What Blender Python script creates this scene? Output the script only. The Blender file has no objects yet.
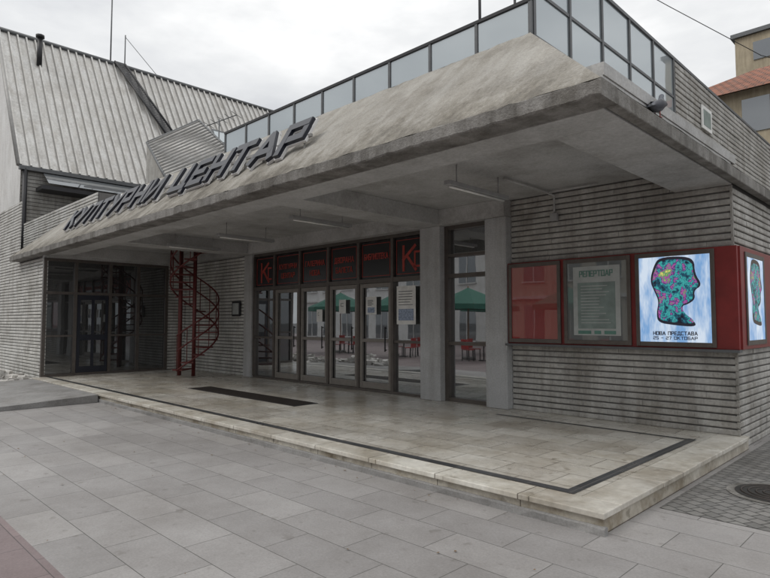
import bpy, math, random
from mathutils import Vector
random.seed(7)
scn=bpy.context.scene
COL=scn.collection
# ---------------------------------------------------------------- materials
def new_mat(name):
    m=bpy.data.materials.new(name); m.use_nodes=True
    nt=m.node_tree; b=nt.nodes['Principled BSDF']
    return m,nt,b
def rgba(c): return (c[0],c[1],c[2],1)
def coords(nt,scale=(1,1,1),rot=(0,0,0)):
    tc=nt.nodes.new('ShaderNodeTexCoord'); mp=nt.nodes.new('ShaderNodeMapping')
    mp.inputs['Scale'].default_value=scale; mp.inputs['Rotation'].default_value=rot
    nt.links.new(tc.outputs['Object'],mp.inputs['Vector']); return mp.outputs['Vector']
def noise(nt,vec,scale,detail=5,rough=.6):
    n=nt.nodes.new('ShaderNodeTexNoise'); n.inputs['Scale'].default_value=scale
    n.inputs['Detail'].default_value=min(detail,6); n.inputs['Roughness'].default_value=rough
    nt.links.new(vec,n.inputs['Vector']); return n.outputs['Fac']
def ramp(nt,fac,p0,c0,p1,c1,mid=None):
    r=nt.nodes.new('ShaderNodeValToRGB'); e=r.color_ramp.elements
    e[0].position=p0;e[0].color=rgba(c0);e[1].position=p1;e[1].color=rgba(c1)
    if mid: x=e.new(mid[0]); x.color=rgba(mid[1])
    nt.links.new(fac,r.inputs['Fac']); return r.outputs['Color']
def mix(nt,a,b,fac=1.0,mode='MULTIPLY'):
    m=nt.nodes.new('ShaderNodeMix'); m.data_type='RGBA'; m.blend_type=mode
    if isinstance(fac,(int,float)): m.inputs[0].default_value=fac
    else: nt.links.new(fac,m.inputs[0])
    for i,v in ((6,a),(7,b)):
        if isinstance(v,tuple): m.inputs[i].default_value=rgba(v)
        else: nt.links.new(v,m.inputs[i])
    return m.outputs[2]
def bump(nt,b,h,strength=.3,dist=.01):
    n=nt.nodes.new('ShaderNodeBump'); n.inputs['Strength'].default_value=strength; n.inputs['Distance'].default_value=dist
    nt.links.new(h,n.inputs['Height']); nt.links.new(n.outputs['Normal'],b.inputs['Normal'])
def rough_mat(name,c,var=.25,scale=3,rough=.85,bstr=.3,bdist=.01,streak=0,dark=(.45,.42,.38),fine=40,spots=0,edge=None,sscale=(4,4,.35),metal=0):
    m,nt,b=new_mat(name); v=coords(nt)
    lo=tuple(x*(1-var) for x in c); hi=tuple(min(1,x*(1+var)) for x in c)
    col=ramp(nt,noise(nt,v,scale,6,.65),.3,lo,.7,hi)
    f=noise(nt,v,fine,3,.7)
    col=mix(nt,col,ramp(nt,f,.25,(.78,.78,.78),.75,(1.14,1.14,1.14)))
    if streak:
        sv=coords(nt,sscale)
        col=mix(nt,col,ramp(nt,noise(nt,sv,1.3,5,.7),.38,dark,.6,(1,1,1)),streak)
    if spots:
        col=mix(nt,col,ramp(nt,noise(nt,v,1.1,6,.75),.36,(.42,.39,.35),.52,(1,1,1)),spots)
    if edge: # grime that builds up towards the drip edge
        z0,z1,amt=edge
        sp=nt.nodes.new('ShaderNodeSeparateXYZ'); nt.links.new(v,sp.inputs[0])
        mr=nt.nodes.new('ShaderNodeMapRange'); mr.inputs['From Min'].default_value=z0; mr.inputs['From Max'].default_value=z1
        nt.links.new(sp.outputs['Z'],mr.inputs['Value'])
        ad=nt.nodes.new('ShaderNodeMath'); ad.operation='ADD'
        nt.links.new(mr.outputs[0],ad.inputs[0])
        sv=coords(nt,(1.2,.8,.8)); ns=nt.nodes.new('ShaderNodeMath'); ns.operation='MULTIPLY_ADD'; ns.inputs[1].default_value=2.4; ns.inputs[2].default_value=-1.1
        nt.links.new(noise(nt,sv,2.6,6,.75),ns.inputs[0]); nt.links.new(ns.outputs[0],ad.inputs[1])
        col=mix(nt,col,ramp(nt,ad.outputs[0],.0,(.36,.34,.31),.6,(1,1,1),(.25,(.66,.64,.6))),amt)
    nt.links.new(col,b.inputs['Base Color']); b.inputs['Roughness'].default_value=rough; b.inputs['Metallic'].default_value=metal
    bump(nt,b,f,bstr,bdist); return m
def plain(name,c,rough=.5,metal=0,var=.12,scale=8):
    m,nt,b=new_mat(name); v=coords(nt)
    col=ramp(nt,noise(nt,v,scale,4,.6),.3,tuple(x*(1-var) for x in c),.7,tuple(min(1,x*(1+var)) for x in c))
    nt.links.new(col,b.inputs['Base Color']); b.inputs['Roughness'].default_value=rough; b.inputs['Metallic'].default_value=metal
    return m
def tile_mat(name,c1,c2,mortar,bw,rh,ms=.004,off=.5,rough=.6,stain=.6,stc=(.5,.46,.4),axes='XY',rot=0,bs=.25,sscale=.7,fine=30,grime=0,spotc=(.6,.58,.55)):
    m,nt,b=new_mat(name)
    v=coords(nt,(1,1,1),(0,0,rot))
    if axes!='XY':
        tc=nt.nodes.new('ShaderNodeSeparateXYZ'); cb=nt.nodes.new('ShaderNodeCombineXYZ')
        nt.links.new(v,tc.inputs[0])
        nt.links.new(tc.outputs['XYZ'.index(axes[0])],cb.inputs[0]); nt.links.new(tc.outputs['XYZ'.index(axes[1])],cb.inputs[1])
        v2=cb.outputs[0]
    else: v2=v
    br=nt.nodes.new('ShaderNodeTexBrick'); nt.links.new(v2,br.inputs['Vector'])
    br.inputs['Color1'].default_value=rgba(c1);br.inputs['Color2'].default_value=rgba(c2);br.inputs['Mortar'].default_value=rgba(mortar)
    br.inputs['Scale'].default_value=1;br.inputs['Mortar Size'].default_value=ms;br.inputs['Brick Width'].default_value=bw;br.inputs['Row Height'].default_value=rh
    br.inputs['Mortar Smooth'].default_value=.3; br.offset=off; br.inputs['Bias'].default_value=0
    col=mix(nt,br.outputs['Color'],ramp(nt,noise(nt,v,sscale,6,.72),.35,stc,.62,(1.05,1.05,1.05)),stain)
    f=noise(nt,v,fine,4,.7)
    col=mix(nt,col,ramp(nt,f,.3,(.86,.86,.86),.7,(1.1,1.1,1.1)))
    sp=noise(nt,v,7,3,.5)
    col=mix(nt,col,ramp(nt,sp,.29,spotc,.36,(1,1,1)),grime)
    nt.links.new(col,b.inputs['Base Color'])
    rr=ramp(nt,noise(nt,v,1.7,5,.6),.3,(rough-.12,)*3,.7,(rough+.15,)*3); nt.links.new(rr,b.inputs['Roughness'])
    inv=nt.nodes.new('ShaderNodeMath'); inv.operation='MULTIPLY_ADD'; inv.inputs[1].default_value=-1; 
    nt.links.new(br.outputs['Fac'],inv.inputs[0]); 
    sc=nt.nodes.new('ShaderNodeMath'); sc.operation='MULTIPLY'; sc.inputs[1].default_value=.25; nt.links.new(f,sc.inputs[0])
    nt.links.new(sc.outputs[0],inv.inputs[2])
    bump(nt,b,inv.outputs[0],bs,.008); return m
def glass_mat(name,tint=(.02,.022,.024),refl=.35,rc=(.85,.88,.9),wav=.02):
    m,nt,b=new_mat(name); out=nt.nodes['Material Output']
    b.inputs['Base Color'].default_value=rgba(tint); b.inputs['Roughness'].default_value=.4
    g=nt.nodes.new('ShaderNodeBsdfGlossy'); g.inputs['Roughness'].default_value=.015; g.inputs['Color'].default_value=rgba(rc)
    lw=nt.nodes.new('ShaderNodeLayerWeight'); lw.inputs['Blend'].default_value=.25
    ma=nt.nodes.new('ShaderNodeMath'); ma.operation='MULTIPLY_ADD'; ma.inputs[1].default_value=.6; ma.inputs[2].default_value=refl; ma.use_clamp=True
    nt.links.new(lw.outputs['Fresnel'],ma.inputs[0])
    bp=nt.nodes.new('ShaderNodeBump'); bp.inputs['Strength'].default_value=wav; bp.inputs['Distance'].default_value=.05
    nt.links.new(noise(nt,coords(nt),1.2,2,.4),bp.inputs['Height']); nt.links.new(bp.outputs['Normal'],g.inputs['Normal'])
    ms=nt.nodes.new('ShaderNodeMixShader'); nt.links.new(ma.outputs[0],ms.inputs[0]); nt.links.new(b.outputs[0],ms.inputs[1]); nt.links.new(g.outputs[0],ms.inputs[2])
    nt.links.new(ms.outputs[0],out.inputs['Surface']); return m
def emis(name,c,s,stops=None,scale=6,stretch=(1,1,1)):
    m,nt,b=new_mat(name)
    b.inputs['Base Color'].default_value=(.02,.02,.02,1); b.inputs['Roughness'].default_value=.15
    if stops:
        n=noise(nt,coords(nt,stretch),scale,4,.7)
        r=nt.nodes.new('ShaderNodeValToRGB'); e=r.color_ramp.elements
        e[0].position=stops[0][0];e[0].color=rgba(stops[0][1]);e[1].position=stops[-1][0];e[1].color=rgba(stops[-1][1])
        for p,cc in stops[1:-1]: x=e.new(p); x.color=rgba(cc)
        nt.links.new(n,r.inputs['Fac']); nt.links.new(r.outputs['Color'],b.inputs['Emission Color'])
    else: b.inputs['Emission Color'].default_value=rgba(c)
    b.inputs['Emission Strength'].default_value=s; return m

M={}
M['mansard']=rough_mat('concrete_mansard',(.385,.37,.34),.13,1.3,.92,.6,.02,.55,(.62,.59,.54),42,.45,(3.5,4.5,.8),sscale=(2.6,.7,.7))
M['fascia']=rough_mat('concrete_fascia',(.26,.252,.238),.28,2.5,.9,.7,.02,.7,(.38,.36,.33),45,.6,sscale=(3,3,.5))
M['soffit']=rough_mat('painted_soffit',(.46,.46,.455),.1,1.2,.8,.2,.005,.4,(.66,.65,.62),30,.4,sscale=(1.2,1.2,1.2))
M['column']=rough_mat('painted_column',(.44,.445,.45),.1,2,.75,.15,.005,.45,(.62,.6,.56),40,.2)
M['siding']=rough_mat('grey_siding',(.44,.432,.41),.2,2.6,.8,.4,.008,.6,(.55,.52,.48),30,.5)
M['siding_w']=rough_mat('white_siding',(.6,.6,.58),.12,2.2,.8,.3,.006,.5,(.6,.57,.52),30,.35)
M['groove']=plain('siding_groove',(.14,.135,.13),.9)
M['pave']=tile_mat('granite_paving',(.36,.348,.342),(.285,.275,.272),(.10,.097,.092),.8,.4,.0035,.5,.62,.7,(.64,.62,.60),bs=.25,sscale=.5,fine=60,grime=.5)
M['redpave']=tile_mat('red_paving',(.24,.19,.19),(.2,.16,.162),(.1,.085,.085),.6,.3,.004,.5,.65,.6,(.65,.62,.6),fine=60,grime=.4)
M['cobble']=tile_mat('cobble_setts',(.25,.245,.235),(.17,.168,.163),(.07,.068,.065),.12,.11,.008,.5,.7,.6,(.55,.52,.48),rot=.5,bs=.6,fine=60)
M['marble']=tile_mat('marble_tiles',(.66,.64,.59),(.48,.455,.41),(.15,.135,.115),.6,.4,.005,.5,.28,.8,(.54,.49,.41),bs=.15,sscale=.8,fine=14,grime=.6,spotc=(.55,.51,.45))
M['marble_edge']=tile_mat('marble_edge',(.68,.66,.60),(.53,.505,.455),(.14,.12,.1),.9,3.0,.006,0,.4,.8,(.52,.47,.4),bs=.15,sscale=1.6,fine=14,grime=.6)
M['marble_riser']=tile_mat('marble_riser',(.60,.57,.5),(.48,.45,.39),(.14,.12,.1),.9,.9,.006,0,.5,.9,(.42,.36,.28),axes='XZ',bs=.15,sscale=2.4,fine=14,grime=.8)
M['darkstone']=tile_mat('dark_granite',(.04,.042,.045),(.075,.077,.08),(.15,.14,.13),.4,.4,.004,0,.35,.4,(.7,.7,.7),grime=.3)
M['grate']=plain('steel_grate',(.06,.05,.045),.6,.4)
M['bronze']=plain('bronze_frame',(.12,.105,.095),.42,.5,.15)
M['taupe']=plain('taupe_door_frame',(.23,.21,.19),.45,.35,.12)
M['darkframe']=plain('dark_frame',(.03,.03,.033),.45,.3)
M['greyframe']=plain('grey_frame',(.12,.125,.13),.5,.4)
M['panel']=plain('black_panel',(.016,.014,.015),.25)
M['redtext']=plain('red_lettering',(.34,.04,.028),.5,0,.25)
M['glass']=glass_mat('door_glass',(.010,.011,.012),.42)
M['glassdark']=glass_mat('tinted_glass',(.010,.011,.012),.18)
M['railglass']=glass_mat('railing_glass',(.25,.29,.31),.25,(.8,.85,.88))
M['red']=plain('red_case',(.19,.018,.017),.4,0,.2,3)
M['redchair']=plain('red_chair',(.4,.03,.03),.4)
M['stairred']=plain('oxide_red_paint',(.115,.022,.02),.55,0,.25)
M['navy']=plain('navy_letter_face',(.012,.014,.024),.35)
M['whitetrim']=plain('white_letter_trim',(.62,.62,.62),.6,0,.15,3)
M['paper']=plain('paper',(.72,.72,.7),.7)
M['bluepaper']=plain('blue_paper',(.28,.34,.45),.6,0,.5,30)
M['greyprint']=plain('grey_print',(.38,.40,.39),.35,0,.15,5)
M['tealprint']=plain('teal_print',(.19,.24,.225),.35,0,.2,6)
M['greenprint']=plain('green_print',(.10,.22,.18),.35)
M['lamp']=plain('lamp_housing',(.3,.3,.3),.6)
M['tube']=plain('tube',(.75,.75,.72),.3)
M['asphaltroof']=rough_mat('terrace_floor',(.2,.2,.2),.2)
M['whitewall']=rough_mat('white_render',(.70,.70,.69),.06,1,.85,.15,.006,.3,(.65,.62,.58),20,.2)
M['metalroof']=rough_mat('ribbed_metal_roof',(.58,.575,.56),.08,.8,.38,.05,.003,.5,(.62,.58,.53),12,.3,sscale=(1,3.5,1),metal=.35)
M['ribshade_trim']=plain('rib_shade_and_trim_metal',(.30,.295,.285),.5,.3)  # darker grey: painted shading on roof rib sides, own colour on trim
M['tanwall']=rough_mat('tan_render',(.42,.36,.26),.12,1,.85,.2,.01,.4)
M['pinkwall']=rough_mat('cream_render',(.55,.5,.42),.1,1,.85,.2,.01,.4)
M['tileroof']=tile_mat('clay_roof_tiles',(.33,.12,.065),(.22,.085,.05),(.07,.04,.03),.35,.45,.04,.5,.8,.6,axes='XY',bs=.8,grime=.5)
M['window']=glass_mat('window_glass',(.03,.035,.04),.2)
M['umb']=plain('green_canvas',(.02,.12,.085),.8)
M['wood']=plain('wood',(.2,.11,.06),.6)
M['rubble']=rough_mat('rubble',(.62,.6,.57),.25,4)
M['iron']=plain('cast_iron',(.05,.048,.045),.6,.5)
M['pigeon']=plain('pigeon_grey',(.10,.11,.13),.7,0,.3,30)
M['pigeon_dark']=plain('pigeon_dark',(.03,.032,.045),.5)
M['pinkleg']=plain('pigeon_leg',(.35,.1,.09),.6)
M['ramp']=rough_mat('ramp_concrete',(.27,.265,.26),.2,2,.9,.4,.01,0,fine=50,spots=.5)
M['litter']=plain('dry_leaf',(.16,.1,.05),.8,0,.4,40)
M['cable']=plain('cable',(.02,.02,.02),.7)
M['scrW']=emis('screen_bright',(.6,.75,.95),.85,[(.40,(.22,.42,.74)),(.60,(.72,.83,.97))],2.2,(2.2,1,.5))
M['scrArt']=emis('screen_art',(0,0,0),.9,[(.36,(.004,.006,.02)),(.44,(.01,.10,.16)),(.49,(.05,.45,.42)),(.53,(.02,.03,.12)),(.57,(.45,.08,.38)),(.62,(.03,.30,.10)),(.70,(.85,.7,.2))],7,(1,1,.8))
M['scrK']=emis('screen_black',(.012,.012,.022),1.0)
# ---------------------------------------------------------------- mesh helpers
def empty(name):
    e=bpy.data.objects.new(name,None); COL.objects.link(e); e.empty_display_size=.2; return e
def mesh(name,parent,verts,faces,mats,idx=None,smooth=False):
    me=bpy.data.meshes.new(name); me.from_pydata([tuple(v) for v in verts],[],faces)
    if not isinstance(mats,(list,tuple)): mats=[mats]
    for m in mats: me.materials.append(m)
    if idx: 
        for p,i in zip(me.polygons,idx): p.material_index=i
    if smooth:
        for p in me.polygons: p.use_smooth=True
    me.update()
    o=bpy.data.objects.new(name,me); COL.objects.link(o)
    if parent: o.parent=parent
    return o
BF=[(0,3,2,1),(4,5,6,7),(0,1,5,4),(1,2,6,5),(2,3,7,6),(3,0,4,7)]
def bv(x0,x1,y0,y1,z0,z1):
    return [(x0,y0,z0),(x1,y0,z0),(x1,y1,z0),(x0,y1,z0),(x0,y0,z1),(x1,y0,z1),(x1,y1,z1),(x0,y1,z1)]
def boxes(name,parent,lst,mat,bev=0):
    V=[];F=[]
    for b in lst:
        n=len(V); V+=bv(*b); F+=[tuple(i+n for i in f) for f in BF]
    o=mesh(name,parent,V,F,mat)
    if bev:
        md=o.modifiers.new('b','BEVEL'); md.width=bev; md.segments=2; md.limit_method='ANGLE'
    return o
def rough_beam(name,parent,ax,u0,u1,p,mat,step=.12,amp=.006,chip=.0):
    n=max(2,int(abs(u1-u0)/step)); V=[];F=[]
    o0,o1,z0,z1=p; c=.012
    prof=[(o0,z0+c),(o0,z1-c),(o0+c,z1),(o1-c,z1),(o1,z1-c),(o1,z0+c),(o1-c,z0),(o0+c,z0)]
    for i in range(n+1):
        u=u0+(u1-u0)*i/n; ch=random.uniform(.0,chip) if random.random()<.25 else 0
        for k,(o,z) in enumerate(prof):
            a=random.uniform(-amp,amp); b=random.uniform(-amp,amp)
            if 0<i<n:
                oo=o+a*.6; zz=z+b*.6
                if k in (0,1,2,7): oo+=ch*.5
                if k in (0,7): zz+=ch
            else: oo,zz=o,z
            V.append((u,oo,zz) if ax=='X' else (oo,u,zz))
    for i in range(n):
        for k in range(8): F.append((i*8+k,i*8+(k+1)%8,(i+1)*8+(k+1)%8,(i+1)*8+k))
    F.append(tuple(range(8))); F.append(tuple(n*8+k for k in range(8)))
    return mesh(name,parent,V,F,mat)
def tube(name,parent,pts,r,mat,seg=8):
    V=[];F=[];n=len(pts)
    rs=r if isinstance(r,(list,tuple)) else [r]*n
    for i,p in enumerate(pts):
        p=Vector(p); a=Vector(pts[max(0,i-1)]); c=Vector(pts[min(n-1,i+1)])
        t=(c-a).normalized(); ref=Vector((0,0,1)) if abs(t.z)<.9 else Vector((1,0,0))
        u=t.cross(ref).normalized(); w=t.cross(u)
        for k in range(seg):
            an=2*math.pi*k/seg; V.append(p+(u*math.cos(an)+w*math.sin(an))*rs[i])
    for i in range(n-1):
        for k in range(seg):
            F.append((i*seg+k,i*seg+(k+1)%seg,(i+1)*seg+(k+1)%seg,(i+1)*seg+k))
    F.append(tuple(range(seg))[::-1]); F.append(tuple((n-1)*seg+k for k in range(seg)))
    return mesh(name,parent,V,F,mat,smooth=True)
def siding(name,parent,ax,plane,sg,u0,u1,z0,z1,mat,pitch=.09):
    V=[];F=[];I=[]
    def P(u,off,z): return (u,plane+sg*off,z) if ax=='Y' else (plane+sg*off,u,z)
    V+= [P(u0,-.03,z0),P(u1,-.03,z0),P(u1,-.03,z1),P(u0,-.03,z1)]; F.append((0,1,2,3)); I.append(1)
    rows=int(round((z1-z0)/pitch)); ph=(z1-z0)/rows
    for r in range(rows):
        a=z0+r*ph; b=a+ph-.02; j=random.uniform(-.004,.003); u=u0
        while u<u1-.01:
            L=random.uniform(.45,.75); ue=min(u1,u+L)
            if u1-ue<.2: ue=u1
            jj=j+random.uniform(-.005,.005); k=len(V); ja=random.uniform(-.003,.003)
            prof=[(-.03,a),(jj-.006,a+.001),(jj,a+.012+ja),(jj,b-.01+ja),(jj-.008,b),(-.03,b)]
            for (o_,zz) in prof: V.append(P(u,o_,zz))
            for (o_,zz) in prof: V.append(P(ue-.003,o_,zz))
            for q in range(5): F.append((k+q,k+q+1,k+q+7,k+q+6)); I.append(0)
            F.append(tuple(range(k,k+6))); F.append(tuple(range(k+6,k+12))); I+=[0,0]
            u=ue
    return mesh(name,parent,V,F,[mat,M['groove']],I)
G={'К':(.7,[(0,0,0,1),(0,.45,.62,1),(.2,.6,.66,0)]),'У':(.7,[(0,1,.36,.4),(.7,1,.2,0)]),
'Л':(.75,[(0,0,.18,1),(.18,1,.72,1),(.72,1,.72,0)]),'Т':(.7,[(0,1,.7,1),(.35,1,.35,0)]),
'Р':(.68,[(0,0,0,1),(0,1,.6,1),(.62,1,.62,.45),(.6,.45,0,.45)]),'Н':(.7,[(0,0,0,1),(.7,0,.7,1),(0,.5,.7,.5)]),
'И':(.72,[(0,0,0,1),(.72,0,.72,1),(.04,.05,.68,.95)]),'Ц':(.76,[(0,1,0,0),(.66,1,.66,0),(0,0,.76,0),(.78,0,.78,-.18)]),
'Е':(.6,[(0,0,0,1),(0,1,.6,1),(0,.5,.5,.5),(0,0,.6,0)]),'А':(.76,[(0,0,.36,1),(.4,1,.76,0),(.16,.3,.6,.3)]),
'О':(.7,[(0,0,0,1),(.7,0,.7,1),(0,1,.7,1),(0,0,.7,0)]),'В':(.66,[(0,0,0,1),(0,1,.56,1),(0,.52,.6,.52),(0,0,.6,0),(.6,0,.6,1)]),
'Д':(.8,[(.14,0,.2,1),(.2,1,.64,1),(.64,1,.66,0),(0,0,.8,0),(0,0,0,-.15),(.8,0,.8,-.15)]),'Б':(.65,[(0,0,0,1),(0,1,.6,1),(0,.5,.6,.5),(.62,.5,.62,0),(0,0,.6,0)]),
'С':(.65,[(0,0,0,1),(0,1,.62,1),(0,0,.62,0)]),'Г':(.6,[(0,0,0,1),(0,1,.6,1)]),'П':(.7,[(0,0,0,1),(.7,0,.7,1),(0,1,.7,1)]),
'М':(.8,[(0,0,0,1),(.8,0,.8,1),(0,1,.4,.35),(.4,.35,.8,1)]),' ':(.35,[]),'-':(.5,[(0,.5,.5,.5)]),'2':(.6,[(0,1,.6,1),(.6,1,.6,.5),(0,.5,.6,.5),(0,.5,0,0),(0,0,.6,0)]),'5':(.6,[(0,1,.6,1),(0,1,0,.5),(0,.5,.6,.5),(.6,.5,.6,0),(0,0,.6,0)]),'7':(.6,[(0,1,.6,1),(.6,1,.25,0)]),'1':(.3,[(.2,0,.2,1)])}
def text(name,parent,s,o,u,v,n,h,sw,depth,front,side,width=None,gap=.3,center=False,start=0.0):
    o=Vector(o);u=Vector(u);v=Vector(v);n=Vector(n)
    tot=sum(G[c][0]+gap for c in s)-gap
    k=1.0 if not width else width/(tot*h)
    V=[];F=[];I=[];x=-(tot*h*k/2) if center else 0;j=0
    for c in s:
        w,st=G[c]
        for (a,b,c2,d) in st:
            p=Vector((x+a*h*k,b*h)); q=Vector((x+c2*h*k,d*h)); t=(q-p).normalized(); e=Vector((-t.y,t.x))*sw/2
            p=p-t*sw/2*.98; q=q+t*sw/2*.98; m=len(V); f=depth+.0012*(j%5); j+=1
            for dd in (start,f):
                for z in (p-e,q-e,q+e,p+e): V.append(o+u*z.x+v*z.y+n*dd)
            F+=[tuple(i+m for i in ff) for ff in BF]; I+=[1,0,1,1,1,1]
        x+=(w+gap)*h*k
    return mesh(name,parent,V,F,[front,side],I)

# ---------------------------------------------------------------- ground
g=empty('ground')
mesh('ground_sheet',g,[(-300,-300,-.012),(300,-300,-.012),(300,300,-.012),(-300,300,-.012)],[(0,1,2,3)],rough_mat('asphalt',(.1,.1,.1),.2))
pv=empty('plaza_paving')
mesh('granite_slabs',pv,[(-60,1.25,-.004),(30,1.25,-.004),(30,24,-.004),(-60,24,-.004)],[(0,1,2,3)],M['pave'])
mesh('red_slabs',pv,[(-60,-40,-.004),(30,-40,-.004),(30,1.25,-.004),(-60,1.25,-.004)],[(0,1,2,3)],M['redpave'])
mesh('sett_strip',pv,[(-1.93,5.3,0),(3,5.3,0),(3,16,0),(-1.93,16,0)],[(0,1,2,3)],M['cobble'])
V=[];F=[]
for i in range(90):
    if i%3: x=random.uniform(-16,-2.2); y=4.29-abs(random.gauss(0,.12))-.03
    else: x=random.uniform(-9,-1); y=random.uniform(1.3,4)
    a=random.uniform(0,6.3); s=random.uniform(.006,.016); k=len(V)
    for q in range(5):
        aa=a+q*1.257; r=s*random.uniform(.6,1.2); V.append((x+r*math.cos(aa),y+r*math.sin(aa),.004+random.uniform(0,.006)))
    F.append(tuple(range(k,k+5)))
mesh('dry_leaf_litter',None,V,F,M['litter'])
mh=empty('manhole_cover')
def disc(cx,cy,r,z,n=40): return [(cx+r*math.cos(2*math.pi*i/n),cy+r*math.sin(2*math.pi*i/n),z) for i in range(n)]
mesh('frame_ring',mh,disc(-1.3,6.45,.40,.006),[tuple(range(40))],M['fascia'])
mesh('lid',mh,disc(-1.3,6.45,.33,.011),[tuple(range(40))],M['iron'])
for i in range(5):
    r=.06*i+.04
    tube('rib_%d'%i,mh,[(p[0],p[1],p[2]) for p in disc(-1.3,6.45,r,.013,24)]+[(-1.3+r,6.45,.013)],.008,M['grate'],5)
# ---------------------------------------------------------------- platform
XR=-1.96
pf=empty('entrance_platform')
boxes('core',pf,[(-17.0,XR-.03,4.33,8.5,-.02,.122)],M['marble_riser'])
x=-17.0; sl=[]
while x<XR-.01:
    e=min(XR,x+.9)
    if XR-e<.3: e=XR
    j=random.uniform(-.005,.004); sl.append((x+.002,e-.002,4.29+j,4.598,.123,.170+random.uniform(-.002,.002))); x=e
boxes('edge_nosing',pf,sl,M['marble_edge'],.007)
y=4.603; sl=[]
while y<8.44:
    e=min(8.45,y+.9); j=random.uniform(-.004,.005); sl.append((XR-.33,XR+j,y+.002,e-.002,.123,.170+random.uniform(-.002,.002))); y=e
boxes('side_nosing',pf,sl,M['marble_edge'],.007)
boxes('tile_field',pf,[(-17.0,XR-.333,4.603,8.6,.123,.168)],M['marble'])
rough_beam('worn_footing',pf,'X',-17,XR-.005,(4.302,4.36,-.02,.06),M['ramp'],.15,.008)
bz=.1735
for i,b in enumerate([(-17,-2.36,4.60,4.70),(-2.46,-2.36,4.70,7.75),(-5.2,-2.46,7.66,7.72)]):
    x0,x1,y0,y1=b; mesh('border_inlay_%d'%i,pf,[(x0,y0,bz),(x1,y0,bz),(x1,y1,bz),(x0,y1,bz)],[(0,1,2,3)],M['darkstone'])
gr=empty('entrance_grate')
boxes('frame',gr,[(-11.9,-8.1,5.98,6.5,.160,.174)],M['darkframe'])
boxes('bars',gr,[(-11.86+i*.06,-11.83+i*.06,6.0,6.48,.1745,.179) for i in range(62)],M['grate'])
rp=empty('access_ramp')
V=[(-16.9,4.28,0),(-12.3,4.28,0),(-12.3,1.5,0),(-16.9,1.5,0),(-16.9,4.28,.15),(-12.3,4.28,.15),(-12.3,1.5,.02),(-16.9,1.5,.02)]
mesh('ramp_slab',rp,V,[(4,7,6,5),(1,5,6,2),(3,7,4,0),(2,6,7,3)],M['ramp'])
def rubble(cx_,cy_,sx_d,sy_d,n,hh,base,xmax):
    rb=empty('rubble_pile')
    for i in range(n):
        x=random.gauss(cx_,sx_d);y=cy_+random.uniform(-sy_d,sy_d);s=random.uniform(.05,.2)
        if x>xmax: x=xmax-random.uniform(0,sx_d)
        h=random.uniform(.05,.13); top=hh*math.exp(-((x-cx_)/(sx_d*1.1))**2)*(1-abs(y-cy_)/(sy_d*1.4))
        z=.02+random.uniform(0,1)*max(0,top)+base; an=random.uniform(0,3)
        V=[]
        for sz in (0,1):
            for a_,b_ in ((-1,-1),(1,-1),(1,1),(-1,1)):
                a=a_*s*random.uniform(.7,1.2); b=b_*s*random.uniform(.4,.8)
                V.append((x+a*math.cos(an)-b*math.sin(an),y+a*math.sin(an)+b*math.cos(an),z+sz*h+random.uniform(-.03,.03)))
        mesh('chunk_%d'%i,rb,V,BF,M['rubble'])
rubble(-18.3,3.4,1.2,1.0,100,.36,0,-16.95)
rubble(-16.0,2.0,.7,.45,70,.45,.03,-14.9)  # unseen pile added so its reflection suggests bright clutter behind the door glass
# ---------------------------------------------------------------- entrance building
bd=empty('cultural_centre_building')
cx0,cx1,cy0=-19.7,-1.92,4.3; t=1.466; zt=4.9; ze=3.49; zs=3.35; YB=22
def grid(name,a,b,c,d,nu,nv,mat,amp=.006):
    a,b,c,d=map(Vector,(a,b,c,d)); V=[];F=[]
    nrm=(b-a).cross(d-a).normalized()
    for j in range(nv+1):
        for i in range(nu+1):
            u=i/nu;v=j/nv; p=a*(1-u)*(1-v)+b*u*(1-v)+c*u*v+d*(1-u)*v
            if 0<i<nu and 0<j<nv: p=p+nrm*random.uniform(-amp,amp)
            elif j==0 and 0<i<nu: p=p+Vector((0,0,random.uniform(-.008,.006)))
            elif j==nv and 0<i<nu: p=p+Vector((0,0,random.uniform(-.01,.008)))
            V.append(p)
    for j in range(nv):
        for i in range(nu):
            k=j*(nu+1)+i; F.append((k,k+1,k+nu+2,k+nu+1))
    return mesh(name,bd,V,F,mat,smooth=True)
grid('mansard_front',(cx0,cy0,ze),(cx1,cy0,ze),(cx1-t,cy0+t,zt),(cx0+t,cy0+t,zt),130,12,M['mansard'])
grid('mansard_right',(cx1,cy0,ze),(cx1,YB,ze),(cx1-t,YB,zt),(cx1-t,cy0+t,zt),60,8,M['mansard'],.002)
grid('mansard_left',(cx0,8,ze),(cx0,cy0,ze),(cx0+t,cy0+t,zt),(cx0+t,8,zt),20,8,M['mansard'])
mesh('parapet_cap',bd,[(cx0+t,cy0+t,zt-.01),(cx1-t,cy0+t,zt-.01),(cx1-t,YB,zt-.01),(cx1-t-.25,YB,zt-.01),(cx1-t-.25,cy0+t+.25,zt-.01),(cx0+t,cy0+t+.25,zt-.01)],[(0,1,4,5),(1,2,3,4)],M['fascia'])
boxes('terrace_floor',bd,[(cx0+t+.1,cx1-t-.05,cy0+t+.05,YB,4.5,4.7)],M['asphaltroof'])
rough_beam('fascia_front',bd,'X',cx0,cx1+.004,(cy0-.006,cy0+.30,zs+.002,ze+.002),M['fascia'],.1,.006,.022)
boxes('fascia_right',bd,[(cx1-.10,cx1+.004,cy0+.302,YB,zs+.002,ze-.004)],M['fascia'],.01)
boxes('fascia_left',bd,[(cx0-.004,cx0+.3,cy0+.302,8,zs+.002,ze-.004)],M['fascia'])
boxes('soffit_slab',bd,[(cx0+.02,cx1-.11,cy0+.31,8.5,3.64,3.75)],M['soffit'])
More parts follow.
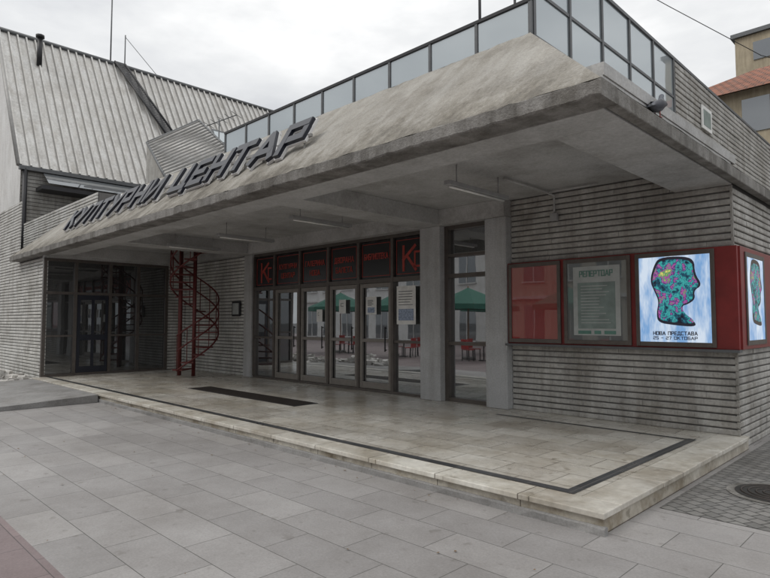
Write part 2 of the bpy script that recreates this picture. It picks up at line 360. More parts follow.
boxes('soffit_beams',bd,[(cx0+.05,cx1-.12,cy0+.303,5.05,zs,3.638),(-2.72,cx1-.12,5.052,8.33,zs,3.637),
   (-7.3,-6.72,5.052,8.15,zs+.01,3.639),(-13.7,-13.1,5.052,8.15,zs+.01,3.639),(-17.4,-16.9,5.052,8.15,zs+.01,3.639),
   (-17.0,-5.33,8.152,8.45,zs+.004,3.6385)],M['soffit'],.006)
boxes('columns',bd,[(-7.22,-6.74,8.20,8.60,.169,3.353),(-5.75,-5.33,8.20,8.60,.169,3.353),(-13.50,-13.14,8.30,8.6,.169,3.353)],M['column'],.012)
siding('poster_wall_front',bd,'Y',8.35,-1,-5.32,-2.04,.17,3.64,M['siding'])
siding('poster_wall_side',bd,'X',-2.04,1,8.35,YB,0,3.34,M['siding'])
boxes('poster_wall_core',bd,[(-5.32,-2.08,8.385,YB,0,3.6)],M['groove'])
siding('rear_wall_siding',bd,'Y',8.40,-1,-17.0,-13.51,.17,3.35,M['siding_w'])
boxes('rear_wall_core',bd,[(-17.3,-13.5,8.44,9,0,3.7)],M['groove'])
fr=[]
xs=[-13.12,-12.2,-11.15,-10.1,-9.1,-8.1,-7.22]
zd=2.40
fr+= [(-13.12,-7.22,8.36,8.46,3.28,3.352),(-13.12,-7.22,8.355,8.46,zd,zd+.09),(-13.12,-7.22,8.36,8.46,.169,.22)]
for x in xs: fr.append((x-.035,x+.035,8.35,8.45,.221,3.279))
boxes('entrance_frame',bd,fr,M['bronze'])
for i,(a,b) in enumerate(zip(xs[:-1],xs[1:])):
    dy=random.uniform(-.006,.006); dz=random.uniform(-.004,.004)
    mesh('door_pane_%d'%i,bd,[(a+.02,8.43+dy,.2),(b-.02,8.43-dy,.2),(b-.02,8.43-dy+dz,zd+.02),(a+.02,8.43+dy+dz,zd+.02)],[(0,1,2,3)],M['glass'])
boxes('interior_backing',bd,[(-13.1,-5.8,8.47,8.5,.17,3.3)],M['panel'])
lf=[]
for a,b in zip(xs[1:-2],xs[2:-1]):
    a2,b2=a+.04,b-.04
    lf+=[(a2,a2+.075,8.37,8.42,.225,zd-.005),(b2-.075,b2,8.37,8.42,.225,zd-.005),(a2+.076,b2-.076,8.372,8.42,zd-.09,zd-.006),(a2+.076,b2-.076,8.372,8.42,.226,.36),(a2+.076,b2-.076,8.372,8.42,1.18,1.25)]
boxes('door_leaves',bd,lf,M['taupe'],.004)
boxes('door_handles',bd,[(b-.17,b-.15,8.31,8.33,1.0,1.5) for b in xs[2:-1]]+[(b-.165,b-.155,8.33,8.37,z,z+.02) for b in xs[2:-1] for z in (1.02,1.46)],M['darkframe'])
boxes('side_light_bars',bd,[(-13.08,-12.24,8.37,8.42,1.18,1.23),(-8.06,-7.26,8.37,8.42,1.18,1.23)],M['bronze'])
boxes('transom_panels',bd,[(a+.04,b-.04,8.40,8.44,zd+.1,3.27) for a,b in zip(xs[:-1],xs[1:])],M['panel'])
boxes('transom_trim',bd,[q for a,b in zip(xs[:-1],xs[1:]) for q in ((a+.09,b-.09,8.392,8.401,zd+.14,zd+.150),(a+.09,b-.09,8.392,8.401,3.21,3.220),(a+.09,a+.1,8.392,8.401,zd+.151,3.209),(b-.1,b-.09,8.392,8.401,zd+.151,3.209))],M['redtext'])
U=(1,0,0);VV=(0,0,1);N=(0,-1,0)
words=[None,('КУЛТУРНИ','ЦЕНТАР'),('ГАЛЕРИИА','НОВА'),('ДВОРАНА','БАЛЕТА'),('БИБЛИОТЕКА',),None]
for w,a,b in zip(words,xs[:-1],xs[1:]):
    c=(a+b)/2
    if w is None:
        text('logo_letter',bd,'К',(c-.16,8.398,zd+.22),U,VV,N,.46,.06,.003,M['redtext'],M['redtext'],width=.34)
        text('logo_mark',bd,'С',(c+.14,8.398,zd+.28),U,VV,N,.28,.04,.003,M['redtext'],M['redtext'],width=.14)
    else:
        for k,l in enumerate(w): text('door_title',bd,l,(c,8.398,zd+.5-.22*k),U,VV,N,.11,.018,.003,M['redtext'],M['redtext'],width=min(.70,.09*len(l)),center=True)
boxes('side_window_frame',bd,[(-6.74,-6.66,8.34,8.46,.169,3.353),(-5.83,-5.75,8.34,8.46,.169,3.353),(-6.66,-5.83,8.345,8.46,3.28,3.353),(-6.66,-5.83,8.345,8.46,zd,zd+.07),(-6.66,-5.83,8.345,8.46,1.18,1.24),(-6.66,-5.83,8.345,8.46,.169,.24),(-6.66,-5.83,8.345,8.46,2.78,2.83)],M['bronze'])
boxes('side_window_glass',bd,[(-6.66,-5.83,8.425,8.435,.2,3.3)],M['glass'])
XL=-17.0; ys=[4.52,5.27,6.17,6.95,7.80]
f2=[(XL-.08,XL+.02,4.48,7.84,3.2,3.28),(XL-.08,XL+.02,4.48,7.84,.165,.23),(XL-.08,XL+.018,4.52,7.80,2.33,2.40)]
for y in ys: f2.append((XL-.08,XL+.025,y-.04,y+.04,.231,3.199))
f2+= [(XL-.08,XL+.015,a+.04,b-.04,1.2,1.25) for a,b in zip(ys[:-1],ys[1:]) if a!=5.27]
boxes('foyer_frame',bd,f2,M['bronze'])
boxes('foyer_glass',bd,[(XL-.06,XL-.04,4.5,7.8,.17,3.25)],M['glassdark'])
boxes('foyer_door',bd,[(XL-.03,XL+.01,5.32,6.12,.235,2.32)],M['navy'])
boxes('foyer_door_panels',bd,[(XL+.011,XL+.02,5.40,5.68,.4,1.1),(XL+.011,XL+.02,5.76,6.04,.4,1.1),(XL+.011,XL+.02,5.40,5.68,1.25,2.2),(XL+.011,XL+.02,5.76,6.04,1.25,2.2)],M['glassdark'])
siding('foyer_siding',bd,'X',XL,1,7.84,8.4,.0,3.35,M['siding_w'])
boxes('foyer_lintel',bd,[(XL-.2,XL+.01,4.5,8.4,3.281,3.6)],M['soffit'])
boxes('foyer_core',bd,[(-26,XL-.10,4.62,8.4,0,3.5)],M['groove'])
siding('west_front_siding',bd,'Y',4.55,-1,-30,XL+.02,0,3.33,M['siding_w'])
siding('west_high_siding',bd,'Y',4.56,-1,-30,-19.78,3.33,5.2,M['siding_w'])
siding('west_rear_siding',bd,'Y',5.95,-1,-28,-17.6,3.7,5.35,M['siding_w'])
boxes('west_core',bd,[(-30,-17.6,6.0,12,0,5.34)],M['groove'])
for i,(x,ya) in enumerate([(-4.6,5.75),(-8.0,5.8),(-10.7,5.95),(-12.9,5.9)]):
    l=empty('ceiling_tube_lamp'); 
    boxes('housing',l,[(x-.05,x+.05,ya,ya+1.35,3.34,3.40)],M['lamp'],.008)
    tube('tube',l,[(x,ya+.06,3.325),(x,ya+1.29,3.325)],.015,M['tube'])
    tube('rod_a',l,[(x,ya+.2,3.40),(x,ya+.2,3.64)],.008,M['lamp']); tube('rod_b',l,[(x,ya+1.15,3.40),(x,ya+1.15,3.64)],.008,M['lamp'])
cp=empty('ceiling_conduit')
tube('pipe',cp,[(-4.5,6.9,3.6),(-4.5,8.0,3.6),(-4.5,8.30,3.58),(-4.5,8.31,3.3)],.018,M['soffit'])
boxes('junction_box',cp,[(-4.56,-4.44,8.27,8.33,3.18,3.3)],M['lamp'],.006)
tube('pipe_b',cp,[(-4.5,8.1,3.6),(-3.7,8.1,3.6)],.014,M['soffit'])
tube('cable_a',cp,[(-4.6,5.8,3.63),(-5.4,5.75,3.625),(-6.7,5.8,3.63)],.006,M['cable'],5)
nb=empty('notice_board')
boxes('frame',nb,[(-14.15,-13.75,8.33,8.365,1.75,2.15)],M['darkframe'],.005); boxes('sheet',nb,[(-14.1,-13.8,8.322,8.331,1.8,2.1)],M['greyprint'])
pc=empty('poster_display_case')
boxes('case_front',pc,[(-5.34,-1.99,8.25,8.33,1.25,2.56)],M['red'],.004)
boxes('case_side',pc,[(-2.02,-1.97,8.331,10.6,1.25,2.56)],M['red'],.004)
cells=[(-5.30,-4.38),(-4.32,-3.31),(-3.24,-2.24)]
ff=[]
for a,b in cells:
    ff+=[(a,a+.05,8.215,8.249,1.27,2.54),(b-.05,b,8.215,8.249,1.27,2.54),(a+.05,b-.05,8.216,8.249,2.48,2.54),(a+.05,b-.05,8.216,8.249,1.27,1.33)]
boxes('frames',pc,ff,M['bronze'],.004)
boxes('shelf_trim',pc,[(-5.36,-1.98,8.20,8.33,1.215,1.249)],M['greyframe'])
boxes('poster_red',pc,[(-5.25,-4.43,8.236,8.245,1.33,2.48)],glass_mat('case_glass_red',(.25,.016,.015),.12,(.9,.9,.9)))
boxes('poster_back',pc,[(-4.27,-3.36,8.238,8.245,1.33,2.48)],glass_mat('case_glass_dark',(.12,.13,.13),.14))
boxes('poster_sheet',pc,[(-4.17,-3.46,8.232,8.2379,1.40,2.42)],M['greyprint'])
boxes('poster_field',pc,[(-4.10,-3.53,8.229,8.2319,1.50,2.18)],M['tealprint'])
text('poster_title',pc,'РЕПЕРТОАР',(-3.815,8.230,2.27),U,VV,N,.08,.012,.002,M['greenprint'],M['greenprint'],width=.5,center=True)
boxes('poster_lines',pc,[(-4.05,-4.05+random.uniform(.25,.48),8.2275,8.2289,2.12-.045*i,2.132-.045*i) for i in range(13)],M['greyprint'])
boxes('poster_footer',pc,[(-4.1,-3.9,8.229,8.2319,1.42,1.47),(-3.85,-3.75,8.229,8.2319,1.42,1.47),(-3.7,-3.53,8.229,8.2319,1.42,1.47)],M['greenprint'])
sx0,sx1=-3.19,-2.29
boxes('screen',pc,[(sx0,sx1,8.236,8.246,1.33,2.48)],M['scrW'])
def smooth(pts,it=2):
    for _ in range(it):
        o=[]
        for i in range(len(pts)):
            a=pts[i];b=pts[(i+1)%len(pts)]
            o+=[(a[0]*.75+b[0]*.25,a[1]*.75+b[1]*.25),(a[0]*.25+b[0]*.75,a[1]*.25+b[1]*.75)]
        pts=o
    return pts
boot=smooth([(.22,.93),(.30,1.02),(.62,1.02),(.80,.97),(.80,.80),(.90,.66),(.78,.60),(.80,.50),(.70,.44),(.60,.42),(.66,.30),(.80,.22),(.78,.17),(.50,.19),(.26,.22),(.24,.34),(.28,.48),(.22,.60),(.15,.74)])
def poly(name,pts,y,mat):
    V=[(x,y,z) for x,z in pts]; return mesh(name,pc,V,[tuple(range(len(V)))],mat)
def S(p,k=1,cx=.5,cz=.6): return [(sx0+(cx+(a-cx)*k)*.9,1.33+(cz+(b-cz)*k)*1.13) for a,b in p]
poly('screen_figure',S(boot,.98),8.2345,M['scrK'])
poly('screen_figure_art',S(boot,.9),8.233,M['scrArt'])
text('screen_text',pc,'НОВА ПРЕДСТАВА',((sx0+sx1)/2,8.2345,1.425),U,VV,N,.042,.010,.001,M['scrK'],M['scrK'],width=.55,center=True)
text('screen_text2',pc,'25 - 27 ОКТОБАР',((sx0+sx1)/2,8.2345,1.365),U,VV,N,.036,.008,.001,M['scrK'],M['scrK'],width=.55,center=True)
boxes('side_frame',pc,[(-1.969,-1.955,8.52,8.58,1.3,2.5),(-1.969,-1.955,9.44,9.5,1.3,2.5),(-1.969,-1.956,8.58,9.44,2.44,2.5),(-1.969,-1.956,8.58,9.44,1.3,1.36)],M['bronze'])
boxes('side_screen',pc,[(-1.9689,-1.962,8.58,9.44,1.36,2.44)],M['scrW'])
mesh('side_art',pc,[(-1.961,8.58+a*.86,1.36+b*1.05) for a,b in boot],[tuple(range(len(boot)))],M['scrK'])
mesh('side_art2',pc,[(-1.9602,8.58+(.5+(a-.5)*.88)*.86,1.36+(.6+(b-.6)*.88)*1.05) for a,b in boot],[tuple(range(len(boot)))],M['scrArt'])
def notice(x0,x1,y,z0,z1,col,nl):
    pp=empty('taped_notice'); h=z1-z0
    boxes('paper',pp,[(x0,x1,y,y+.006,z0,z1)],M['paper'])
    if col: boxes('picture',pp,[(x0+.05,x1-.05,y-.003,y-.0005,z0+h*.1,z0+h*.4)],M['bluepaper'])
    boxes('lines',pp,[(x0+.05,x1-.06-random.uniform(0,.1),y-.003,y-.0005,z0+h*(.5+.07*i),z0+h*(.5+.07*i)+.012) for i in range(nl)],M['greyframe'])
notice(-8.86,-8.55,8.362,1.75,2.12,True,5)
notice(-7.95,-7.45,8.338,1.55,2.3,True,6)
notice(-10.5,-10.3,8.362,1.6,1.88,False,4)
notice(-9.72,-9.5,8.362,1.78,2.08,False,4)
# block letters standing on the canopy slope, leaning slightly back
sg=empty('roof_lettering_sign')
SV=Vector((0,.50,.866)); SN=Vector((0,-.866,.50))
so_=Vector((-15.85,4.66,3.93))
text('letters',sg,'КУЛТУРНИ ЦЕНТАР',so_,U,SV,SN,.47,.125,.05,M['navy'],M['navy'],width=9.6,gap=.30,start=0)
text('letter_outline',sg,'КУЛТУРНИ ЦЕНТАР',so_,U,SV,SN,.47,.165,-.002,M['whitetrim'],M['whitetrim'],width=9.6,gap=.30,start=-.035)
br=[]
for i in range(20):
    x=-15.8+i*.5; br.append((x-.012,x+.012,4.78,4.80,3.86,4.12))
boxes('brackets',sg,br,M['ribshade_trim'])
boxes('fixing_rail',sg,[(-15.9,-6.15,4.775,4.81,4.10,4.14)],M['ribshade_trim'])
# terrace railing front
rl=empty('terrace_railing')
yr=5.90; xa,xb=-10.35,-3.46; zr=5.35
n=9; px=[xb-(xb-xa)*i/n for i in range(n+1)]
boxes('posts',rl,[(x-.02,x+.02,yr-.02,yr+.02,4.7,zr) for x in px],M['greyframe'])
boxes('rails',rl,[(xa-.02,xb+.02,yr-.025,yr+.025,zr,zr+.04),(xa,xb,yr-.015,yr+.015,4.93,4.96)],M['darkframe'])
boxes('panes',rl,[(b+.03,a-.03,yr-.004,yr+.004,4.97,zr-.01) for a,b in zip(px[:-1],px[1:])],M['railglass'])
ss=empty('terrace_glass_screen')
xsn=-3.46; zT=6.2; Y=[5.9+.95*i for i in range(17)]
boxes('posts',ss,[(xsn-.025,xsn+.025,y-.025,y+.025,4.7,zT) for y in Y if y>5.9]+[(xsn-.03,xsn+.03,5.93,5.98,4.7,zT)],M['greyframe'])
boxes('rails',ss,[(xsn-.03,xsn+.03,5.93,Y[-1],zT,zT+.05),(xsn-.02,xsn+.02,5.95,Y[-1],4.93,4.97),(xsn-.02,xsn+.02,5.95,Y[5],5.5,5.54)],M['greyframe'])
boxes('panes',ss,[(xsn-.005,xsn+.005,a+.03,b-.03,4.98,zT-.01) for a,b in zip(Y[:5],Y[1:6])],M['railglass'])
siding('louvres',ss,'X',xsn+.035,1,Y[5]+.03,Y[-1],4.98,zT-.01,M['siding'],.1)
hr=empty('stair_handrail')
tube('top_rail',hr,[(-4.6,6.5,7.2),(-4.6,12.0,7.2)],.03,M['darkframe'])
tube('mid_rail',hr,[(-4.6,6.5,6.85),(-4.6,12.0,6.85)],.018,M['darkframe'])
for i in range(7): tube('post_%d'%i,hr,[(-4.6,6.5+.9*i,4.7),(-4.6,6.5+.9*i,7.2)],.02,M['darkframe'])
sb=empty('small_wall_sign')
boxes('plate',sb,[(xsn+.045,xsn+.07,12.0,12.6,5.3,5.75)],M['paper']); boxes('print',sb,[(xsn+.071,xsn+.075,12.08,12.52,5.37,5.68)],M['tealprint'])

# ---------------------------------------------------------------- spiral staircase
sp=empty('spiral_staircase'); cx,cy=-14.55,7.45; R=.62
tube('centre_pole',sp,[(cx,cy,.17),(cx,cy,3.5)],.05,M['stairred'],12)
V=[];F=[]
for i in range(17):
    a=i*math.radians(26)-1.2; z=.35+i*.19; da=math.radians(15)
    k=len(V)
    for zz in (z,z+.035):
        V+=[(cx+.05*math.cos(a-da),cy+.05*math.sin(a-da),zz),(cx+R*math.cos(a-da),cy+R*math.sin(a-da),zz),(cx+R*math.cos(a+da),cy+R*math.sin(a+da),zz),(cx+.05*math.cos(a+da),cy+.05*math.sin(a+da),zz)]
    F+=[tuple(q+k for q in f) for f in BF]
    tube('baluster_%d'%i,sp,[(cx+R*math.cos(a),cy+R*math.sin(a),z),(cx+R*math.cos(a),cy+R*math.sin(a),min(3.45,z+.9))],.012,M['stairred'],6)
mesh('treads',sp,V,F,M['stairred'])
for off in (.9,.5,0.0):
    pts=[]
    for i in range(0,65):
        s=i/4; z=.35+s*.19+off
        if z>3.5: break
        a=s*math.radians(26)-1.2; pts.append((cx+R*math.cos(a),cy+R*math.sin(a),z))
    tube('helix_%d'%int(off*10),sp,pts,.022,M['stairred'],6)
tube('support_post',sp,[(-14.95,7.25,.17),(-14.95,7.25,3.5)],.055,M['stairred'],10)

# ---------------------------------------------------------------- hall with ribbed roof
hl=empty('hall_building')
rx,rz,ex,ez=-30.0,14.6,-25.5,7.6; y0,y1=5.75,20.6
mesh('roof_east',hl,[(rx,y0,rz),(ex,y0,ez),(ex,y1,ez),(rx,y1,rz)],[(0,1,2,3)],M['metalroof'])
mesh('roof_west',hl,[(rx,y0,rz),(rx,y1,rz),(-34.5,y1,ez),(-34.5,y0,ez)],[(0,1,2,3)],M['metalroof'])
mesh('gable',hl,[(-34.4,y0+.1,0),(ex-.1,y0+.1,0),(ex-.1,y0+.1,ez),(rx,y0+.1,rz-.1),(-34.4,y0+.1,ez)],[(0,1,2,3,4)],M['whitewall'])
mesh('gable_back',hl,[(-34.4,y1-.1,0),(ex-.1,y1-.1,0),(ex-.1,y1-.1,ez),(rx,y1-.1,rz-.1),(-34.4,y1-.1,ez)],[(4,3,2,1,0)],M['whitewall'])
siding('east_wall',hl,'X',ex-.1,1,y0+.1,y1-.1,3,ez,M['siding'],.15)
mesh('west_wall',hl,[(-34.4,y0,0),(-34.4,y1,0),(-34.4,y1,ez),(-34.4,y0,ez)],[(0,1,2,3)],M['whitewall'])
V=[];F=[];I=[];dv=Vector((ex-rx,0,ez-rz)).normalized(); nv=Vector((-dv.z,0,dv.x))
L=(Vector((ex,0,ez))-Vector((rx,0,rz))).length
nr=42
for i in range(nr+1):
    y=y0+.06+(y1-y0-.12)*i/nr; k=len(V)
    for (e,w) in ((0,.06),(.09,.03)):
        for ll in (0,L):
            for sgn in (-1,1): V.append(Vector((rx,y+sgn*w,rz))+dv*ll+nv*(e if e else -.01))
    F+=[(k,k+2,k+6,k+4),(k+1,k+5,k+7,k+3),(k+4,k+6,k+7,k+5),(k+2,k+3,k+7,k+6)]; I+=[1,1,0,1]  # rib sides darker than their tops, shading put into the colour
mesh('roof_ribs',hl,V,F,[M['metalroof'],M['ribshade_trim']],I)
tube('ridge_cap',hl,[(rx,y0-.1,rz+.03),(rx,y1+.1,rz+.03)],.12,M['greyframe'])
tube('verge_trim',hl,[(rx,y0,rz+.02),(ex,y0,ez+.02)],.09,M['ribshade_trim'])
boxes('gutter',hl,[(ex-.02,ex+.18,y0,y1,ez-.16,ez-.01)],M['greyframe'])
boxes('dark_canopy',hl,[(ex+.02,ex+.9,y0+.6,14.5,ez-.95,ez-.8)],M['darkframe'])
mesh('lower_glazing',hl,[(ex+.19,y0+.8,ez-.2),(ex+.19,14.2,ez-.2),(ex+.95,14.2,ez-.72),(ex+.95,y0+.8,ez-.72)],[(0,3,2,1)],M['window'])
tube('downpipe',hl,[(ex+.1,y0+.2,ez-.1),(ex+.1,y0+.2,3)],.09,M['darkframe'])
def RP(s,y,e=.12): return Vector((rx,y,rz))+dv*(L*s)+nv*e
for dy in (-.25,.25): tube('roof_ladder_rail',hl,[RP(0,11.0+dy,.2),RP(.62,12.75+dy,.2)],.05,M['darkframe'],6)
V=[];F=[]
for i in range(44):
    s=.62*i/43; y=11.0+1.75*i/43; k=len(V)
    p=RP(s,y-.27,.19);q=RP(s,y+.27,.19); w=dv*.05
    V+=[p-w,q-w,q+w,p+w]; F.append((k,k+1,k+2,k+3))
mesh('roof_ladder_rungs',hl,V,F,M['darkframe'])
a,b=.40,.53
mesh('skylight_frame',hl,[RP(a,15.1,.16),RP(a,16.2,.16),RP(b,16.2,.16),RP(b,15.1,.16)],[(0,3,2,1)],M['greyframe'])
mesh('skylight_glass',hl,[RP(a+.02,15.2,.18),RP(a+.02,16.1,.18),RP(b-.02,16.1,.18),RP(b-.02,15.2,.18)],[(0,3,2,1)],M['railglass'])
fl=RP(.22,7.2,0); tube('flue',hl,[fl,(fl.x,fl.y,fl.z+1.3)],.11,M['darkframe']); tube('flue_cap',hl,[(fl.x,fl.y,fl.z+1.3),(fl.x,fl.y,fl.z+1.42)],.18,M['darkframe'])
V=[(-21.98,9.18,8.46),(-21.5,11.04,9.68),(-18.7,11.0,7.7),(-18.96,8.66,6.34)]
V+=[(v[0],v[1],4.6) for v in V]
mesh('stair_head',hl,V,[(0,3,2,1),(0,4,7,3),(3,7,6,2),(2,6,5,1),(1,5,4,0)],[M['metalroof'],M['siding']],[0,1,1,1,1])
a0,a1,a2,a3=map(Vector,V[:4]); nn=(a3-a0).cross(a1-a0).normalized()
if nn.z<0: nn=-nn
V2=[];F2=[]
for i in range(15):
    s=(i+.5)/15; p=a0.lerp(a3,s);q=a1.lerp(a2,s);w=(a3-a0).normalized()*.03;k=len(V2)
    V2+=[p-w,p+w,p+nn*.05+w*.4,p+nn*.05-w*.4,q-w,q+w,q+nn*.05+w*.4,q+nn*.05-w*.4]
    F2+=[(k+1,k+2,k+6,k+5),(k+2,k+3,k+7,k+6),(k+3,k,k+4,k+7)]
mesh('stair_head_ribs',hl,V2,F2,M['ribshade_trim'])
for p,q in ((a0,a3),(a3,a2),(a2,a1),(a1,a0)): tube('stair_head_edge',hl,[p,q],.05,M['greyframe'],6)
boxes('link_block',hl,[(-25.3,-18.5,8.6,20,3.5,6.3)],M['siding'])
boxes('link_roof',hl,[(-25.3,-18.3,8.4,20.2,6.31,6.42)],M['greyframe'])
an=empty('roof_antenna')
x,y=-30,10.6
tube('mast',an,[(x,y,14.4),(x,y,18.6)],.035,M['greyframe'],6)
tube('guy_mast',an,[(x,y+.7,14.4),(x,y+.7,16.3)],.03,M['greyframe'],6)
tube('wire',an,[(x,y+.7,16.2),(x,y+2.5,14.6)],.015,M['greyframe'],5)
an=empty('tv_antenna'); x,y,z=-21.6,12.0,9.2
tube('mast',an,[(x,y,6.4),(x,y,z+.8)],.03,M['greyframe'],6)
tube('boom',an,[(x-.7,y-.4,z+.5),(x+.7,y+.4,z+.9)],.02,M['greyframe'],6)
for i in range(6):
    f=-1+i*.4; c=Vector((x+.7*f,y+.4*f,z+.7+.2*f)); tube('el_%d'%i,an,[c-Vector((-.2,.35,0)),c+Vector((-.2,.35,0))],.012,M['greyframe'],5)
# ---------------------------------------------------------------- background houses right
bh=empty('brick_house')
boxes('walls',bh,[(-12,6,33,44,0,13.2)],M['tanwall'])
V=[(-12.6,32.3,13.0),(6.6,32.3,13.0),(6.6,44.6,13.0),(-12.6,44.6,13.0),(-8,38.5,16.2),(2,38.5,16.2)]
mesh('roof',bh,V,[(0,1,5,4),(1,2,5),(2,3,4,5),(3,0,4)],M['tileroof'])
boxes('windows',bh,[(-10.5+3*i,-9.3+3*i,32.94,33.01,2+3*j,3.7+3*j) for i in range(6) for j in range(4)],M['window'])
bh=empty('apartment_block')
boxes('walls',bh,[(-14.5,14,62,74,0,28.5)],M['tanwall'])
boxes('windows',bh,[(-13+3*i,-11.4+3*i,61.9,62.02,2+3*j,3.7+3*j) for i in range(8) for j in range(9)],M['window'])
boxes('cornice',bh,[(-14.8,14.3,61.7,74.3,28.51,28.9)],M['greyframe'])
cb=empty('overhead_cable'); tube('strand',cb,[(-12,16.5,16.9),(-7,21.2,12.75),(-4.7,23.5,10.95),(-1,27,9.6)],.013,M['cable'],6)
# ---------------------------------------------------------------- opposite side of the square
def block(name,x0,x1,yf,yb,h,wall,floors,nw):
    e=empty(name)
    boxes('walls',e,[(x0,x1,yb,yf,0,h)],wall)
    W_=[];S_=[];B_=[]
    fh=h/floors; dw=(x1-x0)/nw
    for j in range(floors):
        for i in range(nw):
            cxx=x0+dw*(i+.5); z=j*fh
            W_.append((cxx-dw*.3,cxx+dw*.3,yf-.05,yf+.02,z+.9 if j else .2,z+fh*.82))
            S_.append((cxx-dw*.34,cxx+dw*.34,yf+.021,yf+.14,(z+.8) if j else .1,(z+.88) if j else .19))
        B_.append((x0,x1,yf+.002,yf+.25,z+fh-.2,z+fh-.02))
    boxes('windows',e,W_,M['window']); boxes('sills',e,S_,M['whitewall']); boxes('bands',e,B_,M['whitewall'])
    boxes('mullions',e,[((a+b)/2-.03,(a+b)/2+.03,d+.001,d+.04,z0,z1) for (a,b,c,d,z0,z1) in W_],M['whitewall'])
    return e
block('townhouse',-22,-8,-15,-25,9.5,M['pinkwall'],3,6)
block('shop_building',-7.5,8,-17,-27,7,M['whitewall'],2,6)
block('office_building',-48,-23,-19,-30,11,M['whitewall'],3,10)
def umbrella(x,y,r=1.6,h=2.35):
    e=empty('patio_umbrella'); V=[(x,y,h+.75)];n=8
    for z,k in ((h,1),(h-.22,1.01)):
        for i in range(n): a=2*math.pi*i/n; V.append((x+r*k*math.cos(a),y+r*k*math.sin(a),z))
    F=[(0,1+i,1+(i+1)%n) for i in range(n)]+[(1+i,9+i,9+(i+1)%n,1+(i+1)%n) for i in range(n)]
    mesh('canvas',e,V,F,M['umb']); tube('pole',e,[(x,y,0),(x,y,h+.8)],.03,M['wood']); tube('base',e,[(x,y,0),(x,y,.1)],.3,M['ramp'],16)
    for i in range(n): a=2*math.pi*i/n; tube('rib_%d'%i,e,[(x,y,h+.7),(x+r*math.cos(a),y+r*math.sin(a),h-.01)],.012,M['wood'],5)
def cafe(x,y):
    e=empty('cafe_table'); tube('top',e,[(x,y,.72),(x,y,.75)],.4,M['wood'],20); tube('leg',e,[(x,y,0),(x,y,.72)],.03,M['darkframe']); tube('foot',e,[(x,y,0),(x,y,.03)],.22,M['darkframe'],16)
    for k in range(4):
        a=k*math.pi/2+.4; c=empty('cafe_chair'); ox=x+.75*math.cos(a);oy=y+.75*math.sin(a)
        boxes('seat',c,[(ox-.2,ox+.2,oy-.2,oy+.2,.43,.46)],M['redchair'],.01)
        boxes('legs',c,[(ox+i*.17-.015,ox+i*.17+.015,oy+j*.17-.015,oy+j*.17+.015,0,.43) for i in (-1,1) for j in (-1,1)],M['darkframe'])
        dx,dy=math.cos(a),math.sin(a)
        if abs(dx)>abs(dy): b=(ox+.2*(1 if dx>0 else -1)-.015,ox+.2*(1 if dx>0 else -1)+.015,oy-.2,oy+.2,.47,.88)
        else: b=(ox-.2,ox+.2,oy+.2*(1 if dy>0 else -1)-.015,oy+.2*(1 if dy>0 else -1)+.015,.47,.88)
        boxes('back',c,[b],M['redchair'],.01)
for (x,y) in [(-15.2,-3.6),(-19.2,-3.2),(-12.0,-6.8),(-23.5,-3.0),(-17,-8)]:
    umbrella(x,y); cafe(x+.9,y+.2)
# ---------------------------------------------------------------- pigeon
pg=empty('pigeon'); bx,by,bz0=-1.97,5.62,3.515
def ringbody(name,prof,mat,seg=14):
    V=[];F=[]
    for (s,z,w,h) in prof:
        for k in range(seg):
            a=2*math.pi*k/seg; V.append((bx+w*math.cos(a),by+s,bz0+z+h*math.sin(a)))
    n=len(prof)
    for i in range(n-1):
        for k in range(seg): F.append((i*seg+k,i*seg+(k+1)%seg,(i+1)*seg+(k+1)%seg,(i+1)*seg+k))
    F.append(tuple(range(seg))); F.append(tuple((n-1)*seg+k for k in range(seg)))
    return mesh(name,pg,V,F,mat,smooth=True)
ringbody('body',[(-.19,.065,.022,.006),(-.13,.075,.03,.012),(-.09,.085,.045,.035),(-.03,.10,.06,.055),(.03,.12,.062,.062),(.07,.145,.05,.056),(.09,.18,.034,.038),(.10,.21,.025,.026),(.112,.235,.025,.024),(.132,.238,.018,.02),(.144,.236,.008,.01)],M['pigeon'])
ringbody('beak',[(.140,.234,.006,.007),(.160,.228,.003,.003),(.166,.225,.001,.001)],M['pigeon_dark'],8)
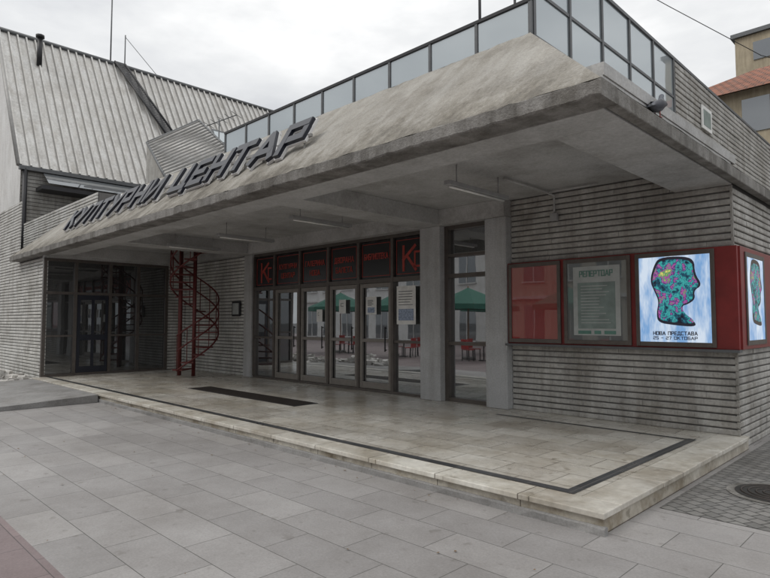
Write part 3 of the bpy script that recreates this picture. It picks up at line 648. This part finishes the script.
for sgn in (-1,1):
    V=[];F=[];prof=[(.07,.13,.02),(.03,.13,.045),(-.04,.112,.045),(-.11,.09,.028),(-.16,.078,.012)]
    for (s,z,h) in prof:
        for o_,hh in ((.05,-h),(.068,-h*.4),(.068,h*.4),(.045,h)): V.append((bx+sgn*o_*(1 if s>-.1 else .6),by+s,bz0+z+hh))
    for i in range(4):
        for k in range(3): F.append((i*4+k,i*4+k+1,i*4+k+5,i*4+k+4))
    mesh('wing',pg,V,F,M['pigeon_dark'],smooth=True)
    tube('leg',pg,[(bx+sgn*.022,by,bz0+.06),(bx+sgn*.022,by+.005,bz0+.003)],.005,M['pinkleg'],6)
    for a in (-.5,0,.5,math.pi): tube('toe',pg,[(bx+sgn*.022,by+.005,bz0+.005),(bx+sgn*.022+.03*math.sin(a),by+.005+.03*math.cos(a),bz0+.003)],.0035,M['pinkleg'],5)

# ---------------------------------------------------------------- light
w=bpy.data.worlds.new('World'); scn.world=w; w.use_nodes=True; nt=w.node_tree
bg=nt.nodes['Background']
sky=nt.nodes.new('ShaderNodeTexSky'); sky.sky_type='NISHITA'; sky.sun_disc=False
EL=math.radians(52); AZ=math.radians(200)
sky.sun_elevation=EL; sky.sun_rotation=AZ
tc=nt.nodes.new('ShaderNodeTexCoord'); mp=nt.nodes.new('ShaderNodeMapping'); mp.inputs['Scale'].default_value=(1,1,2.6)
nt.links.new(tc.outputs['Generated'],mp.inputs['Vector'])
f=noise(nt,mp.outputs['Vector'],2.4,6,.55)
cl=ramp(nt,f,.32,(4.9,5.05,5.35),.68,(8.3,8.35,8.45),(.5,(6.3,6.42,6.6)))
sx=nt.nodes.new('ShaderNodeSeparateXYZ'); nt.links.new(tc.outputs['Generated'],sx.inputs[0])
gz=ramp(nt,sx.outputs['Z'],0.0,(.95,.95,.95),1.0,(2.0,1.97,1.9))
cl=mix(nt,cl,gz)
col=mix(nt,sky.outputs['Color'],cl,.95,'MIX')
nt.links.new(col,bg.inputs['Color']); bg.inputs['Strength'].default_value=.105
sd=bpy.data.lights.new('sun','SUN'); sd.energy=.9; sd.angle=math.radians(25); sd.color=(1,.96,.9)
so=bpy.data.objects.new('sun',sd); COL.objects.link(so)
d=Vector((math.sin(AZ)*math.cos(EL),math.cos(AZ)*math.cos(EL),math.sin(EL)))
so.rotation_euler=d.to_track_quat('Z','Y').to_euler()
scn.view_settings.view_transform='Standard'; scn.view_settings.look='None'; scn.view_settings.exposure=0
# ---------------------------------------------------------------- camera
cd=bpy.data.cameras.new('camera'); co=bpy.data.objects.new('camera',cd); COL.objects.link(co); scn.camera=co
cd.sensor_width=36; cd.lens=582.8/770*36; cd.clip_end=1000; cd.clip_start=.05
co.location=(0,0,1.6); co.rotation_euler=(math.radians(90+3.22),0,math.radians(44.79))
